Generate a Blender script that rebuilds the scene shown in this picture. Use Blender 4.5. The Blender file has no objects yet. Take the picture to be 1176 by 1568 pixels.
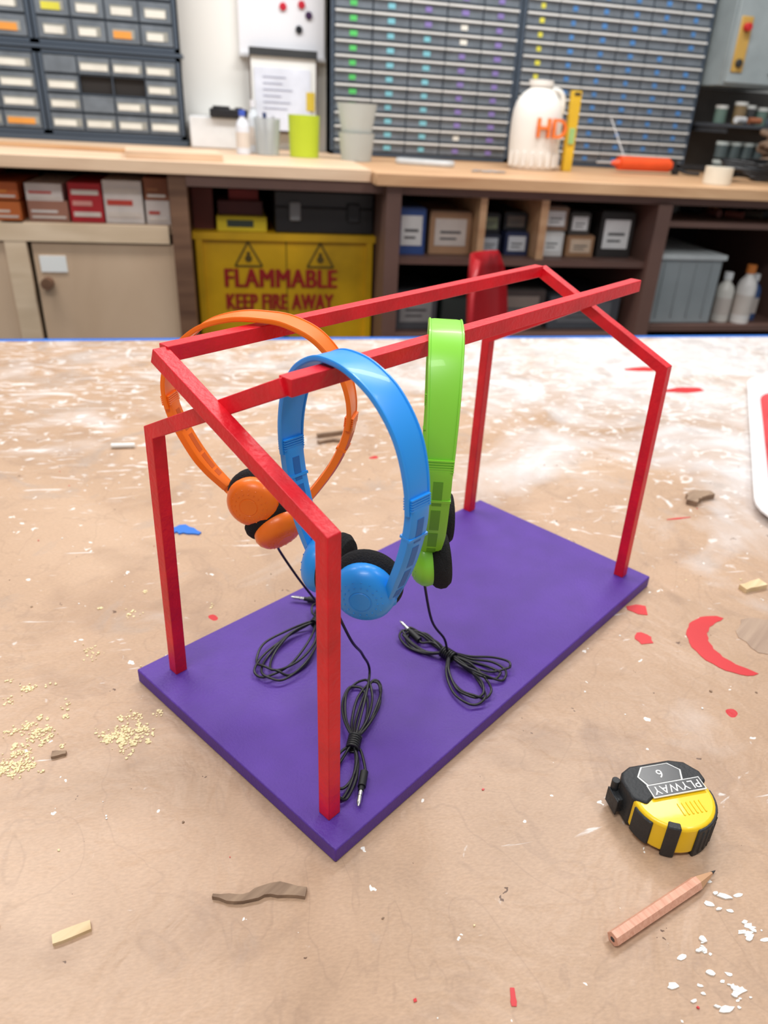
import bpy, math, random
import numpy as np
from mathutils import Vector, Matrix
random.seed(7)
sc=bpy.context.scene
V=Vector
# ---------------------------------------------------------------- frames
YAW=math.radians(35.5)
ZT=0.75            # table top height
ZB=0.764           # stand board top height
S=Matrix.Translation((0,0,ZB))@Matrix.Rotation(YAW,4,'Z')   # stand frame -> world

# ---------------------------------------------------------------- materials
def lin(c):
    return tuple((x/255/12.92) if x/255<=0.04045 else ((x/255+0.055)/1.055)**2.4 for x in c)+(1,)
def mat(name,rgb,rough=0.5,var=0.08,scale=8,bump=0.0,bscale=60,metal=0,alpha=1,trans=0,emit=0,coat=0,sheen=0):
    m=bpy.data.materials.new(name);m.use_nodes=True
    nt=m.node_tree;b=nt.nodes['Principled BSDF']
    c=lin(rgb)
    tc=nt.nodes.new('ShaderNodeTexCoord')
    n=nt.nodes.new('ShaderNodeTexNoise');n.inputs['Scale'].default_value=scale;n.inputs['Detail'].default_value=4
    nt.links.new(tc.outputs['Object'],n.inputs['Vector'])
    r=nt.nodes.new('ShaderNodeValToRGB')
    r.color_ramp.elements[0].position=.3;r.color_ramp.elements[1].position=.7
    r.color_ramp.elements[0].color=tuple(x*(1-var) for x in c[:3])+(1,)
    r.color_ramp.elements[1].color=tuple(min(1,x*(1+var)) for x in c[:3])+(1,)
    nt.links.new(n.outputs['Fac'],r.inputs['Fac']);nt.links.new(r.outputs['Color'],b.inputs['Base Color'])
    b.inputs['Roughness'].default_value=rough;b.inputs['Metallic'].default_value=metal
    b.inputs['Alpha'].default_value=alpha;b.inputs['Transmission Weight'].default_value=trans
    b.inputs['Coat Weight'].default_value=coat
    if bump:
        n2=nt.nodes.new('ShaderNodeTexNoise');n2.inputs['Scale'].default_value=bscale;n2.inputs['Detail'].default_value=3
        nt.links.new(tc.outputs['Object'],n2.inputs['Vector'])
        bp=nt.nodes.new('ShaderNodeBump');bp.inputs['Strength'].default_value=bump;bp.inputs['Distance'].default_value=.002
        nt.links.new(n2.outputs['Fac'],bp.inputs['Height']);nt.links.new(bp.outputs['Normal'],b.inputs['Normal'])
    return m
def wood(name,a,b_,rough=.6,scale=3,stretch=(1,12,12)):
    m=bpy.data.materials.new(name);m.use_nodes=True
    nt=m.node_tree;b=nt.nodes['Principled BSDF']
    tc=nt.nodes.new('ShaderNodeTexCoord');mp=nt.nodes.new('ShaderNodeMapping');mp.inputs['Scale'].default_value=stretch
    nt.links.new(tc.outputs['Object'],mp.inputs['Vector'])
    n=nt.nodes.new('ShaderNodeTexNoise');n.inputs['Scale'].default_value=scale;n.inputs['Detail'].default_value=6;n.inputs['Distortion'].default_value=.6
    nt.links.new(mp.outputs[0],n.inputs['Vector'])
    r=nt.nodes.new('ShaderNodeValToRGB');r.color_ramp.elements[0].position=.3;r.color_ramp.elements[1].position=.7
    r.color_ramp.elements[0].color=lin(a);r.color_ramp.elements[1].color=lin(b_)
    nt.links.new(n.outputs['Fac'],r.inputs['Fac']);nt.links.new(r.outputs['Color'],b.inputs['Base Color'])
    b.inputs['Roughness'].default_value=rough
    return m

# ---------------------------------------------------------------- mesh builder
class MB:
    def __init__(s): s.v=[];s.f=[];s.m=[];s.sm=[]
    def add(s,vs,fs,mi=0,smooth=False):
        o=len(s.v);s.v+= [tuple(v) for v in vs]
        for f in fs: s.f.append(tuple(i+o for i in f));s.m.append(mi);s.sm.append(smooth)
    def box(s,lo,hi,mi=0,M=None):
        x0,y0,z0=lo;x1,y1,z1=hi
        vs=[V(p) for p in((x0,y0,z0),(x1,y0,z0),(x1,y1,z0),(x0,y1,z0),(x0,y0,z1),(x1,y0,z1),(x1,y1,z1),(x0,y1,z1))]
        if M: vs=[M@v for v in vs]
        s.add(vs,[(0,3,2,1),(4,5,6,7),(0,1,5,4),(1,2,6,5),(2,3,7,6),(3,0,4,7)],mi)
    def lathe(s,prof,mi=0,M=None,n=32,sx=1,sy=1,smooth=True,mis=None):
        M=M or Matrix()
        vs=[];k=len(prof)
        for r,h in prof:
            for j in range(n):
                a=2*math.pi*j/n;vs.append(M@V((r*math.cos(a)*sx,r*math.sin(a)*sy,h)))
        for i in range(k-1):
            fs=[(i*n+j,i*n+(j+1)%n,(i+1)*n+(j+1)%n,(i+1)*n+j) for j in range(n)]
            if i==0: s.add(vs,fs,mis[i] if mis else mi,smooth)
            else:
                o=len(s.v)-len(vs)
                for f in fs: s.f.append(tuple(q+o for q in f));s.m.append(mis[i] if mis else mi);s.sm.append(smooth)
    def cyl(s,A,B,r,mi=0,n=20,r2=None,caps=True):
        A=V(A);B=V(B);d=B-A;M=Matrix.Translation(A)@d.to_track_quat('Z','Y').to_matrix().to_4x4()
        L=d.length;r2=r if r2 is None else r2
        prof=[(r,0),(r2,L)]
        if caps: prof=[(0,0)]+prof+[(0,L)]
        s.lathe(prof,mi,M,n)
    def sweep(s,pts,wdir,w,t,mi=0,miter=True,smooth=False,rnd=0):
        pts=[V(p) for p in pts];n=len(pts);wd=V(wdir).normalized()
        w=w if isinstance(w,(list,tuple)) else [w]*n;t=t if isinstance(t,(list,tuple)) else [t]*n
        rings=[]
        for i,p in enumerate(pts):
            a=(p-pts[i-1]).normalized() if i>0 else None
            b=(pts[i+1]-p).normalized() if i<n-1 else None
            tg=((a or b)+(b or a)).normalized();nn=wd.cross(tg).normalized()
            sc_=1
            if a and b and miter: sc_=1/max(.3,tg.dot(a))
            W=wd*(w[i]/2);T=nn*(t[i]/2*sc_)
            if rnd:
                k=rnd
                ring=[p+W*(1-k)-T,p+W-T*(1-k),p+W+T*(1-k),p+W*(1-k)+T,p-W*(1-k)+T,p-W+T*(1-k),p-W-T*(1-k),p-W*(1-k)-T]
            else: ring=[p+W-T,p+W+T,p-W+T,p-W-T]
            rings.append(ring)
        k=len(rings[0]);vs=[q for r in rings for q in r];fs=[]
        for i in range(n-1):
            for j in range(k): fs.append((i*k+j,i*k+(j+1)%k,(i+1)*k+(j+1)%k,(i+1)*k+j))
        fs.append(tuple(range(k))[::-1]);fs.append(tuple((n-1)*k+j for j in range(k)))
        s.add(vs,fs,mi,smooth)
    def prism(s,pts,z0,z1,mi=0,M=None,inset=0,mtop=None):
        M=M or Matrix();n=len(pts)
        vs=[M@V((x,y,z0)) for x,y in pts]+[M@V((x,y,z1)) for x,y in pts]
        s.add(vs,[(j,(j+1)%n,n+(j+1)%n,n+j) for j in range(n)]+[tuple(range(n))[::-1],tuple(range(n,2*n))],mi)
        if mtop is not None: s.m[-1]=mtop
    def build(s,name,mats,M=None,parent=None,bevel=0,seg=2,smooth_angle=40):
        me=bpy.data.meshes.new(name);me.from_pydata(s.v,[],s.f)
        for m in mats: me.materials.append(m)
        for p,mi,sm in zip(me.polygons,s.m,s.sm): p.material_index=mi;p.use_smooth=sm
        import bmesh
        bm=bmesh.new();bm.from_mesh(me);bmesh.ops.recalc_face_normals(bm,faces=bm.faces);bm.to_mesh(me);bm.free()
        try: me.set_sharp_from_angle(angle=math.radians(smooth_angle))
        except Exception: pass
        o=bpy.data.objects.new(name,me);sc.collection.objects.link(o)
        if parent: o.parent=parent
        if M is not None and not parent: o.matrix_world=M
        if M is not None and parent: o.matrix_local=M
        if bevel:
            b=o.modifiers.new('bevel','BEVEL');b.width=bevel;b.segments=seg;b.limit_method='ANGLE';b.angle_limit=math.radians(50)
        return o
def empty(name,M=None):
    o=bpy.data.objects.new(name,None);sc.collection.objects.link(o);o.empty_display_size=.05
    if M is not None:o.matrix_world=M
    return o
def catmull(pts,n=10):
    P=[V(p) for p in pts];P=[P[0]*2-P[1]]+P+[P[-1]*2-P[-2]];out=[]
    for i in range(1,len(P)-2):
        for k in range(n):
            t=k/n;a,b,c,d=P[i-1],P[i],P[i+1],P[i+2]
            out.append(.5*((2*b)+(c-a)*t+(2*a-5*b+4*c-d)*t*t+(3*b-a-3*c+d)*t**3))
    out.append(P[-2]);return out
def cable(name,pts,r,m,parent=None,n=8,M=None):
    cu=bpy.data.curves.new(name,'CURVE');cu.dimensions='3D';cu.bevel_depth=r;cu.bevel_resolution=3;cu.use_fill_caps=True
    q=catmull(pts,n);sp=cu.splines.new('POLY');sp.points.add(len(q)-1)
    for i,p in enumerate(q): sp.points[i].co=(*p,1)
    sp.use_smooth=True
    cu.materials.append(m);o=bpy.data.objects.new(name,cu);sc.collection.objects.link(o)
    if parent:o.parent=parent
    if M is not None:
        if parent:o.matrix_local=M
        else:o.matrix_world=M
    return o
def text(name,body,size,m,M,parent=None,ext=.0004,align='CENTER',off=.0,sp=1.0):
    cu=bpy.data.curves.new(name,'FONT');cu.body=body;cu.size=size;cu.extrude=ext;cu.align_x=align;cu.align_y='CENTER';cu.offset=size*off;cu.space_character=sp
    cu.materials.append(m);o=bpy.data.objects.new(name,cu);sc.collection.objects.link(o)
    if parent:o.parent=parent;o.matrix_local=M
    else:o.matrix_world=M
    return o
RX=Matrix.Rotation(math.pi/2,4,'X')
def TR(x,y,z): return Matrix.Translation((x,y,z))

# ---------------------------------------------------------------- camera
cam=bpy.data.cameras.new('camera');co=bpy.data.objects.new('camera',cam);sc.collection.objects.link(co)
Rcv=np.array([[0.667523,-0.742455,0.056335],[-0.314199,-0.349465,-0.882697],[0.67505,0.57152,-0.466554]])
Rb=np.array([Rcv[0],-Rcv[1],-Rcv[2]]).T
Mc=Matrix([[*Rb[0],-0.2352],[*Rb[1],-0.2464],[*Rb[2],0.4614],[0,0,0,1]])
co.matrix_world=S@Mc
cam.sensor_fit='HORIZONTAL';cam.sensor_width=36;cam.lens=36*1124.2/1176
cam.shift_x=-39.4/1176;cam.shift_y=-21.8/1176
cam.clip_start=.01;cam.dof.use_dof=True;cam.dof.focus_distance=.54;cam.dof.aperture_fstop=9
sc.camera=co
sc.view_settings.view_transform='Standard';sc.view_settings.look='None'

# ---------------------------------------------------------------- lights
w=bpy.data.worlds.new('world');sc.world=w;w.use_nodes=True
w.node_tree.nodes['Background'].inputs[0].default_value=(.92,.96,1,1);w.node_tree.nodes['Background'].inputs[1].default_value=.39
def area(name,loc,sx,sy,e,rot=(0,0,0),col=(1,.99,.98)):
    l=bpy.data.lights.new(name,'AREA');l.shape='RECTANGLE';l.size=sx;l.size_y=sy;l.energy=e;l.color=col
    o=bpy.data.objects.new(name,l);sc.collection.objects.link(o);o.location=loc;o.rotation_euler=rot;return o
area('ceiling_light',(-.9,1.5,2.9),1.4,.3,37)
area('ceiling_light.001',(1.0,1.6,2.9),1.4,.3,41)
area('ceiling_light.002',(-.7,-.5,2.9),1.4,.3,28)
area('ceiling_light.003',(1.3,-.2,2.9),.3,1.4,18)

# ================================================================= FOREGROUND
M_red=mat('red_paint',(220,15,34),.42,.14,40,.3,260)
M_purple=mat('purple_paint',(80,42,142),.55,.09,30,.3,420)
M_black=mat('black_rubber',(18,18,20),.5,.1)
M_cord=mat('black_cord',(20,20,22),.38,.1)
M_foam=mat('black_foam',(17,17,20),.95,.35,200,.9,900)
M_metal=mat('plug_metal',(215,215,210),.2,.03,metal=1)

# ---- stand
stand=empty('headphone_stand',S)
b=MB();b.prism([(0,0),(.496,.001),(.500,.251),(0,.263)],-.0138,0,0)
b.build('base_board',[M_purple],Matrix(),stand,bevel=.0012)
T=.0112
F0,Ft,T1f=(.0185,.0265,0),(.0175,.0285,.2365),(.0165,.196,.3065)
L0,Lt,T2f=(.0265,.2375,0),(.0275,.2335,.2355),(.0275,.0735,.3155)
B0,Bt,T2r=(.467,.2445,0),(.4655,.242,.231),(.4665,.0775,.3205)
R0,Rt,T1r=(.474,.028,0),(.4755,.0315,.2455),(.4775,.191,.3155)
for nm,pl in dict(frame_front_near=(F0,Ft,T1f),frame_front_far=(L0,Lt,T2f),frame_rear_far=(B0,Bt,T2r),frame_rear_near=(R0,Rt,T1r)).items():
    b=MB();b.sweep(pl,(1,0,0),T,T);b.build(nm,[M_red],Matrix(),stand,bevel=.0006)
def rail(nm,A,B,e0,e1):
    A=V(A);B=V(B);d=(B-A).normalized();b=MB();b.sweep([A+d*e0,B+d*e1],d.cross(V((0,0,1))),T,T);b.build(nm,[M_red],Matrix(),stand,bevel=.0006)
rail('rail_a',T1f,T1r,.004,-.004);rail('rail_b',T2f,T2r,-.003,.006)
def railpt(A,B,x):
    A=V(A);B=V(B);t=(x-A.x)/(B.x-A.x);return A.lerp(B,t)

# ---- headphones
HALF=[(0,.0030),(.018,.0012),(.038,-.0095),(.0545,-.030),(.0640,-.056),(.0655,-.083),(.0585,-.112),(.044,-.138),(.034,-.152)]
def headphones(name,rgb,pos,phi,dark,cupR,cupL,sR=1,sL=1,lenf=1,lean=0,pitch=0,topw=.025,halfR=None,halfL=None,zr=-.078,armw=.0165,cs=1.15):
    m=mat(name+'_plastic',rgb,.36,.03,10,coat=.1);md=mat(name+'_slot_shade',dark,.5,.03,10)  # md: darker body colour, paints the shade of slots that are not cut in
    M=Matrix.Translation(pos)@Matrix.Rotation(math.radians(phi),4,'Z')@Matrix.Rotation(math.radians(lean),4,'Y')@Matrix.Rotation(math.radians(pitch),4,'X')
    root=empty('headphones',S@M)
    R=[V((x*sR,0,z*lenf)) for x,z in (halfR or HALF)];L=[V((-x*sL,0,z*lenf)) for x,z in (halfL or HALF)[1:]][::-1]
    full=catmull(L+R,8);n=len(full)
    zc=zr*lenf
    band=[p for p in full if p.z>zc]
    ws=[topw*(1-.22*min(1,abs(p.z/zc))) for p in band]
    b=MB();b.sweep(band,(0,1,0),ws,.0030,0,smooth=True,rnd=.35)
    for e_ in(1,-1):
        b.sweep([p+V((0,e_*(w_/2-.0010),0)) for p,w_ in zip(band,ws)],(0,1,0),.0018,.0038,0,smooth=True,rnd=.4)
    b.build('headband',[m],Matrix(),root)
    b=MB()
    for sgn in(1,-1):
        arm=[p for p in full if p.z<=zc+.014 and p.x*sgn>0]
        if sgn<0: arm=arm[::-1]
        k=len(arm);ww=[armw*(1-.35*max(0,(i/(k-1)-.6)/.4)) for i in range(k)]
        tt=[.0060]*2+[.0072]*(k-2)
        b.sweep(arm,(0,1,0),ww,tt,0,smooth=True,rnd=.25)
        for i in range(4,k-5):
            p=arm[i];q=arm[i+1];d=(q-p).normalized();nn=V((0,1,0)).cross(d).normalized()
            for side in(1,-1):
                if i%6!=3:
                    c=(p+q)/2+nn*side*.0035
                    b.sweep([c-d*(q-p).length*.52,c+d*(q-p).length*.52],(0,1,0),armw*.36,.0006,1)  # flat strip, slot shade put into its colour
        for j in range(5):
            p=arm[0].lerp(arm[2],j/4.0);d=(arm[2]-arm[0]).normalized()
            b.sweep([p-d*.0005,p+d*.0005],(0,1,0),armw*1.04,.0072,0)
        for i in(8,):
            if i<k-2:
                p=arm[i];d=(arm[i+1]-arm[i]).normalized()
                b.sweep([p-d*.0010,p+d*.0010],(0,1,0),armw*1.03,.0084,0)
    b.build('slider_arms',[m,md],Matrix(),root)
    for nm,(cx_,cy_,cz_,nx,ny,nz),sgn in(('earcup_a',cupR,1),('earcup_b',cupL,-1)):
        c=V((cx_,cy_,cz_));nv=V((nx,ny,nz)).normalized()
        CM=Matrix.Translation(c)@nv.to_track_quat('Z','Y').to_matrix().to_4x4()@Matrix.Diagonal((cs,cs,1.05,1))
        b=MB()
        b.lathe([(0,.0105),(.006,.0104),(.0062,.0100),(.0067,.0100),(.0069,.0102),(.0115,.0094),(.0152,.0073),(.0180,.0035),(.0190,-.0005),(.0182,-.0045),(0,-.0045)],0,CM,40)
        for j in range(16):
            a=2*math.pi*j/16
            for rr,hh in((.0100,.0099),(.0128,.0088)):
                b.lathe([(.0005,0),(.0004,.0003),(0,.0004)],0,CM@Matrix.Translation((rr*math.cos(a),rr*math.sin(a),hh-.0001)),6)
        b.lathe([(0,-.004),(.0180,-.0045),(.0205,-.007),(.0218,-.0105),(.0214,-.0145),(.0185,-.0180),(.0140,-.0184),(.0085,-.0160),(0,-.0150)],1,CM,40)
        e=(R[-1] if sgn>0 else L[0]);pe=(R[-2] if sgn>0 else L[1]);td=(e-pe).normalized()
        tgt=c+nv*.001;inp=(e-tgt);inp=(inp-nv*inp.dot(nv));
        if inp.length<1e-5: inp=V((0,0,1))
        rim=tgt+inp.normalized()*.0175
        pp=catmull([e-td*.004,e+td*.004,rim,tgt+inp.normalized()*.008],4)
        b.sweep(pp,(0,1,0),[armw*.65]*(len(pp)-1)+[.010],[.0070]*len(pp),0,smooth=True,rnd=.25)
        b.build(nm,[m,M_foam],Matrix(),root)
    return root,M

pA=railpt(T1f,T1r,.106)+V((0,0,T/2+.0012));pB=railpt(T2f,T2r,.066)+V((0,0,T/2+.0012));pG=railpt(T2f,T2r,.172)+V((0,0,T/2+.0022))
halfB_R=[(0,.0030),(.020,.0008),(.042,-.0100),(.060,-.030),(.0695,-.056),(.0715,-.083),(.067,-.110),(.059,-.135),(.052,-.152)]
halfB_L=[(0,.0030),(.014,-.0005),(.029,-.0115),(.040,-.030),(.0455,-.056),(.044,-.083),(.037,-.110),(.027,-.135),(.020,-.150)]
halfO=[(0,.0035),(.020,.0015),(.042,-.0085),(.0595,-.029),(.0680,-.054),(.0665,-.080),(.056,-.108),(.040,-.134),(.028,-.150)]
halfOL=halfO[:-2]+[(.045,-.128),(.032,-.144)]
ho,MO=headphones('orange',(248,118,8),pA,-58,(205,88,5),cupR=(.0096,-.0103,-.174,.562,-.435,-.45),cupL=(-.0105,-.0168,-.147,.06,-.93,.05),sR=.99,sL=1.22,halfR=halfO,halfL=halfOL,armw=.0165)
hb,MBl=headphones('blue',(34,148,236),pB,-90,(22,104,184),cupR=(.039,-.010,-.148,.5,-.8,-.05),cupL=(-.014,0,-.154,-.9,-.35,0),halfR=halfB_R,halfL=halfB_L)
hg,MG=headphones('green',(134,210,56),pG,-139,(92,160,34),cupR=(.030,-.004,-.176,.15,-.97,-.08),cupL=(-.026,.000,-.168,.1,-.97,.0),lenf=1.09,armw=.019,cs=1.08)

# ---- cables
def bundle(tie,lobes,seed,z0=.0016):
    rnd=random.Random(seed);P=[];tie=V(tie)
    for (ex,ey,wd,n) in lobes:
        e=V((ex,ey,0))
        for i in range(n):
            d=e-tie;d.z=0;L=d.length*(.88+.2*rnd.random());d.normalize();a=rnd.uniform(-.16,.16)
            d=Matrix.Rotation(a,3,'Z')@d;q=V((-d.y,d.x,0));w_=wd*(.75+.5*rnd.random())/2
            zz=lambda:z0+rnd.random()*.006
            for fl,fw in((.08,.15),(.35,.8),(.7,1),(.95,.6),(1,0),(.95,-.6),(.7,-1),(.35,-.8),(.08,-.15)):
                p=tie+d*L*fl+q*w_*fw;p.z=zz() if fl>.2 else .006+rnd.random()*.002;P.append(p)
    return P
def coil(c,d,r,turns,L):
    d=V(d).normalized();a=d.cross(V((0,0,1))).normalized();u=a.cross(d);out=[]
    N=turns*10
    for i in range(N+1):
        t=i/N;an=2*math.pi*turns*t;out.append(V(c)+d*(t-.5)*L+(a*math.cos(an)+u*math.sin(an))*r)
    return out
def cordset(root,M,start_local,drops,tie,lobes,dcoil,jack,seed):
    inv=M.inverted()
    st=M@V(start_local)
    pts=[st]+[V(p) for p in drops]+[V(tie)+V((0,0,.006))]+bundle(tie,lobes,seed)
    cable('cord',pts,.00115,M_cord,root,8,inv)
    cable('cord_wrap',coil(V(tie)+V((0,0,.006)),dcoil,.0048,6,.014),.0011,M_cord,root,2,inv)
    A,Bj=V(jack[0]),V(jack[1]);d=(Bj-A).normalized()
    b=MB();b.cyl(A,A+d*.014,.0032,0);b.cyl(A+d*.014,A+d*.018,.0022,0);b.cyl(A+d*.018,A+d*.029,.00175,1);b.cyl(A+d*.0285,A+d*.032,.00175,1,r2=.0006)
    b.cyl(A+d*.0225,A+d*.0229,.00182,0)
    b.build('plug',[M_black,M_metal],inv,root)
    cable('plug_cord',[V(tie)+V((0,0,.004)),(V(tie)+A)/2+V((.006,.004,.002)),A-d*.004,A+d*.001],.00115,M_cord,root,8,inv)
cordset(ho,MO,(.006,-.011,-.186),[(.116,.198,.105),(.134,.196,.07),(.158,.198,.030),(.168,.203,.012)],(.160,.198,0),[(.078,.166,.036,4),(.185,.214,.016,2)],(.083,.033,0),((.186,.222,.004),(.166,.250,.005)),3)
cordset(hb,MBl,(-.010,0,-.174),[(.094,.085,.085),(.122,.098,.045),(.134,.100,.012)],(.074,.058,0),[(.134,.102,.020,4),(.028,.036,.020,3)],(.06,.042,0),((.060,.032,.004),(.036,.014,.004)),5)
cordset(hg,MG,(.024,-.004,-.192),[(.176,.068,.07),(.200,.070,.035),(.212,.074,.012)],(.214,.074,0),[(.206,.126,.020,4),(.236,.020,.022,3),(.184,.014,.030,3)],(0,.05,0),((.212,.108,.004),(.216,.130,.006)),9)

# ================================================================= TABLE
def table_mat():
    m=bpy.data.materials.new('kraft_paper_table');m.use_nodes=True;nt=m.node_tree;N=nt.nodes;Lk=nt.links;b=N['Principled BSDF']
    tc=N.new('ShaderNodeTexCoord')
    def noise(s,d=5,dist=0,sc_=None):
        n=N.new('ShaderNodeTexNoise');n.inputs['Scale'].default_value=s;n.inputs['Detail'].default_value=d;n.inputs['Distortion'].default_value=dist
        if sc_:
            mp=N.new('ShaderNodeMapping');mp.inputs['Scale'].default_value=sc_;mp.inputs['Rotation'].default_value=(0,0,.5);Lk.new(tc.outputs['Object'],mp.inputs[0]);Lk.new(mp.outputs[0],n.inputs['Vector'])
        else: Lk.new(tc.outputs['Object'],n.inputs['Vector'])
        return n.outputs['Fac']
    def ramp(f,stops):
        r=N.new('ShaderNodeValToRGB')
        e=r.color_ramp.elements
        for i,(p,c) in enumerate(stops):
            if i<2: el=e[i];el.position=p
            else: el=e.new(p)
            el.color=c
        Lk.new(f,r.inputs[0]);return r.outputs[0]
    def mixc(f,a,b_,bt='MIX'):
        x=N.new('ShaderNodeMix');x.data_type='RGBA';x.blend_type=bt
        if hasattr(f,'links'): Lk.new(f,x.inputs[0])
        else: x.inputs[0].default_value=f
        for s_,i in((a,6),(b_,7)):
            if isinstance(s_,tuple): x.inputs[i].default_value=s_
            else: Lk.new(s_,x.inputs[i])
        return x.outputs[2]
    def ma(op,a,b_=0,c=0):
        x=N.new('ShaderNodeMath');x.operation=op
        for i,s_ in enumerate((a,b_,c)):
            if hasattr(s_,'links'): Lk.new(s_,x.inputs[i])
            else: x.inputs[i].default_value=s_
        return x.outputs[0]
    K=lambda v:(v,v,v,1)
    base=ramp(noise(2.4,7,.6),[(.3,lin((176,144,117))),(.55,lin((190,157,129))),(.75,lin((203,172,145)))])
    fib=ramp(noise(260,4,0,(1,2.5,1)),[(.3,K(.84)),(.7,K(1.07))]);base=mixc(.7,base,fib,'MULTIPLY')
    st=ramp(noise(4.3,8,1.8),[(.55,K(0)),(.67,K(.34))]);base=mixc(st,base,lin((142,112,90)))
    sm=ramp(noise(11,8,1.2),[(.58,K(0)),(.73,K(.36))]);base=mixc(sm,base,lin((130,104,88)))
    cr=ramp(noise(6,3,2.5),[(.485,K(0)),(.5,K(.24)),(.515,K(0))]);base=mixc(cr,base,lin((146,118,98)))
    sep=N.new('ShaderNodeSeparateXYZ');Lk.new(tc.outputs['Object'],sep.inputs[0])
    gy=ma('MULTIPLY',ma('SUBTRACT',sep.outputs[1],.50),.32);gx=ma('MULTIPLY',ma('SUBTRACT',sep.outputs[0],.36),.34)
    gx=ma('MINIMUM',ma('MAXIMUM',gx,-.11),.15);gy=ma('MINIMUM',ma('MAXIMUM',gy,-.22),.15)
    f=ma('ADD',ma('ADD',noise(4.0,9,1.6),gy),gx)
    ww=ramp(f,[(.51,K(0)),(.80,K(.82))]);base=mixc(ww,base,lin((222,219,219)))
    f2=ma('ADD',ma('ADD',noise(24,7,2.2),ma('MULTIPLY',gy,.45)),ma('MULTIPLY',gx,.3))
    w2=ramp(f2,[(.635,K(0)),(.70,K(.75))]);base=mixc(w2,base,lin((234,230,226)))
    f3=ma('ADD',noise(9,7,3.0,(1,4,1)),ma('MULTIPLY',gy,.5))
    w3=ramp(f3,[(.64,K(0)),(.70,K(.65))]);base=mixc(w3,base,lin((236,232,229)))
    gs=ramp(ma('ADD',noise(6.5,8,2.6),ma('MULTIPLY',gy,.5)),[(.60,K(0)),(.70,K(.35))]);base=mixc(gs,base,lin((160,148,140)))
    def spat(scale,thr,col,sel,base):
        v=N.new('ShaderNodeTexVoronoi');v.inputs['Scale'].default_value=scale
        n=N.new('ShaderNodeTexNoise');n.inputs['Scale'].default_value=scale*2
        Lk.new(tc.outputs['Object'],n.inputs['Vector'])
        mx=N.new('ShaderNodeMix');mx.data_type='RGBA';mx.inputs[0].default_value=.02;Lk.new(tc.outputs['Object'],mx.inputs[6]);Lk.new(n.outputs['Color'],mx.inputs[7])
        Lk.new(mx.outputs[2],v.inputs['Vector'])
        sc2=N.new('ShaderNodeSeparateColor');Lk.new(v.outputs['Color'],sc2.inputs[0])
        t=ma('MULTIPLY',ma('SUBTRACT',sc2.outputs[0],sel),thr/(1-sel))
        k=ma('LESS_THAN',v.outputs['Distance'],t)
        return mixc(k,base,col)
    base=spat(60,.18,lin((238,232,224)),.78,base)
    base=spat(19,.06,lin((232,227,220)),.64,base)
    base=spat(13,.08,lin((196,40,45)),.84,base)
    base=spat(75,.16,lin((104,76,58)),.90,base)
    Lk.new(base,b.inputs['Base Color'])
    b.inputs['Roughness'].default_value=.42;b.inputs['Specular IOR Level'].default_value=.5
    bp=N.new('ShaderNodeBump');bp.inputs['Strength'].default_value=.35;bp.inputs['Distance'].default_value=.003
    Lk.new(ma('ADD',noise(50,3,.5),ma('MULTIPLY',noise(7,4,1.2),4)),bp.inputs['Height']);Lk.new(bp.outputs[0],b.inputs['Normal'])
    return m
M_table=table_mat();M_tleg=wood('table_leg_wood',(120,85,55),(150,110,75))
M_btape=mat('blue_tape',(40,110,200),.6)
tbl=empty('work_table')
b=MB();b.box((-1.6,-1.3,ZT-.05),(2.1,1.33,ZT),0);b.build('table_top',[M_table],Matrix(),tbl)
b=MB();b.box((-1.6,1.315,ZT),(2.1,1.332,ZT+.0006),0);b.box((-1.6,1.33,ZT-.03),(2.1,1.3315,ZT+.0006),0);b.build('edge_tape',[M_btape],Matrix(),tbl)
b=MB()
for x in(-1.5,1.9):
    for y in(-1.2,1.15): b.box((x,y,0),(x+.1,y+.1,ZT-.05),0)
b.box((-1.5,1.2,ZT-.16),(2.0,1.23,ZT-.05));b.box((-1.5,-1.2,ZT-.16),(2.0,-1.17,ZT-.05));b.build('legs',[M_tleg],Matrix(),tbl)

zt=-.014 # table in stand frame
# ---- tape measure
M_yel=mat('tape_yellow',(246,202,16),.35,.03,coat=.2);M_dk=mat('tape_black',(38,40,42),.55,.1,60,.3,400);M_wh=mat('white_print',(235,235,230),.5)
M_lab=mat('label_black',(22,22,24),.25)
ang=math.atan2(-.742,.667)+math.radians(14)
TM=S@Matrix.Translation((.201,-.156,zt))@Matrix.Rotation(ang,4,'Z')@Matrix.Scale(.90,4)
tape=empty('tape_measure',TM)
def dshape(w,h,n=18):
    pts=[]
    for i in range(n+1):
        a=math.pi+math.pi*i/n;pts.append((w/2*math.cos(a),h*.52*math.sin(a)))
    pts+= [(w/2,.018),(w/2-.010,.0295),(w/2-.020,.033),(-w/2+.012,.033),(-w/2+.004,.029),(-w/2,.022)]
    return pts
o1=dshape(.070,.064)
b=MB();b.prism(o1,.003,.033,0);b.build('case',[M_yel],Matrix(),tape,bevel=.003,seg=3)
b=MB()
up=[(x*1.04,y) for x,y in [(-.035,.004),(-.035,.022),(-.031,.030),(-.022,.0345),(.015,.0345),(.027,.030),(.035,.018),(.035,.008),(.026,.004),(.018,.010),(-.006,.010),(-.016,.002),(-.026,-.004)]]
b.prism(up,.0015,.0350,0)
b.build('upper_grip',[M_dk],Matrix(),tape,bevel=.002,seg=2)
b=MB()
def arcpad(a0,a1,ri,ro,z0,z1,mi=0,n=10):
    o=[];i_=[]
    for k in range(n+1):
        a=math.radians(a0+(a1-a0)*k/n);o.append((.070/2*ro*math.cos(a),.0333*ro*math.sin(a)));i_.append((.070/2*ri*math.cos(a),.0333*ri*math.sin(a)))
    b.prism(o+i_[::-1],z0,z1,mi)
arcpad(275,362,.80,1.05,.0,.031);arcpad(182,214,.80,1.05,.004,.030);arcpad(232,250,.84,1.05,.0005,.0345)
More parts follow.
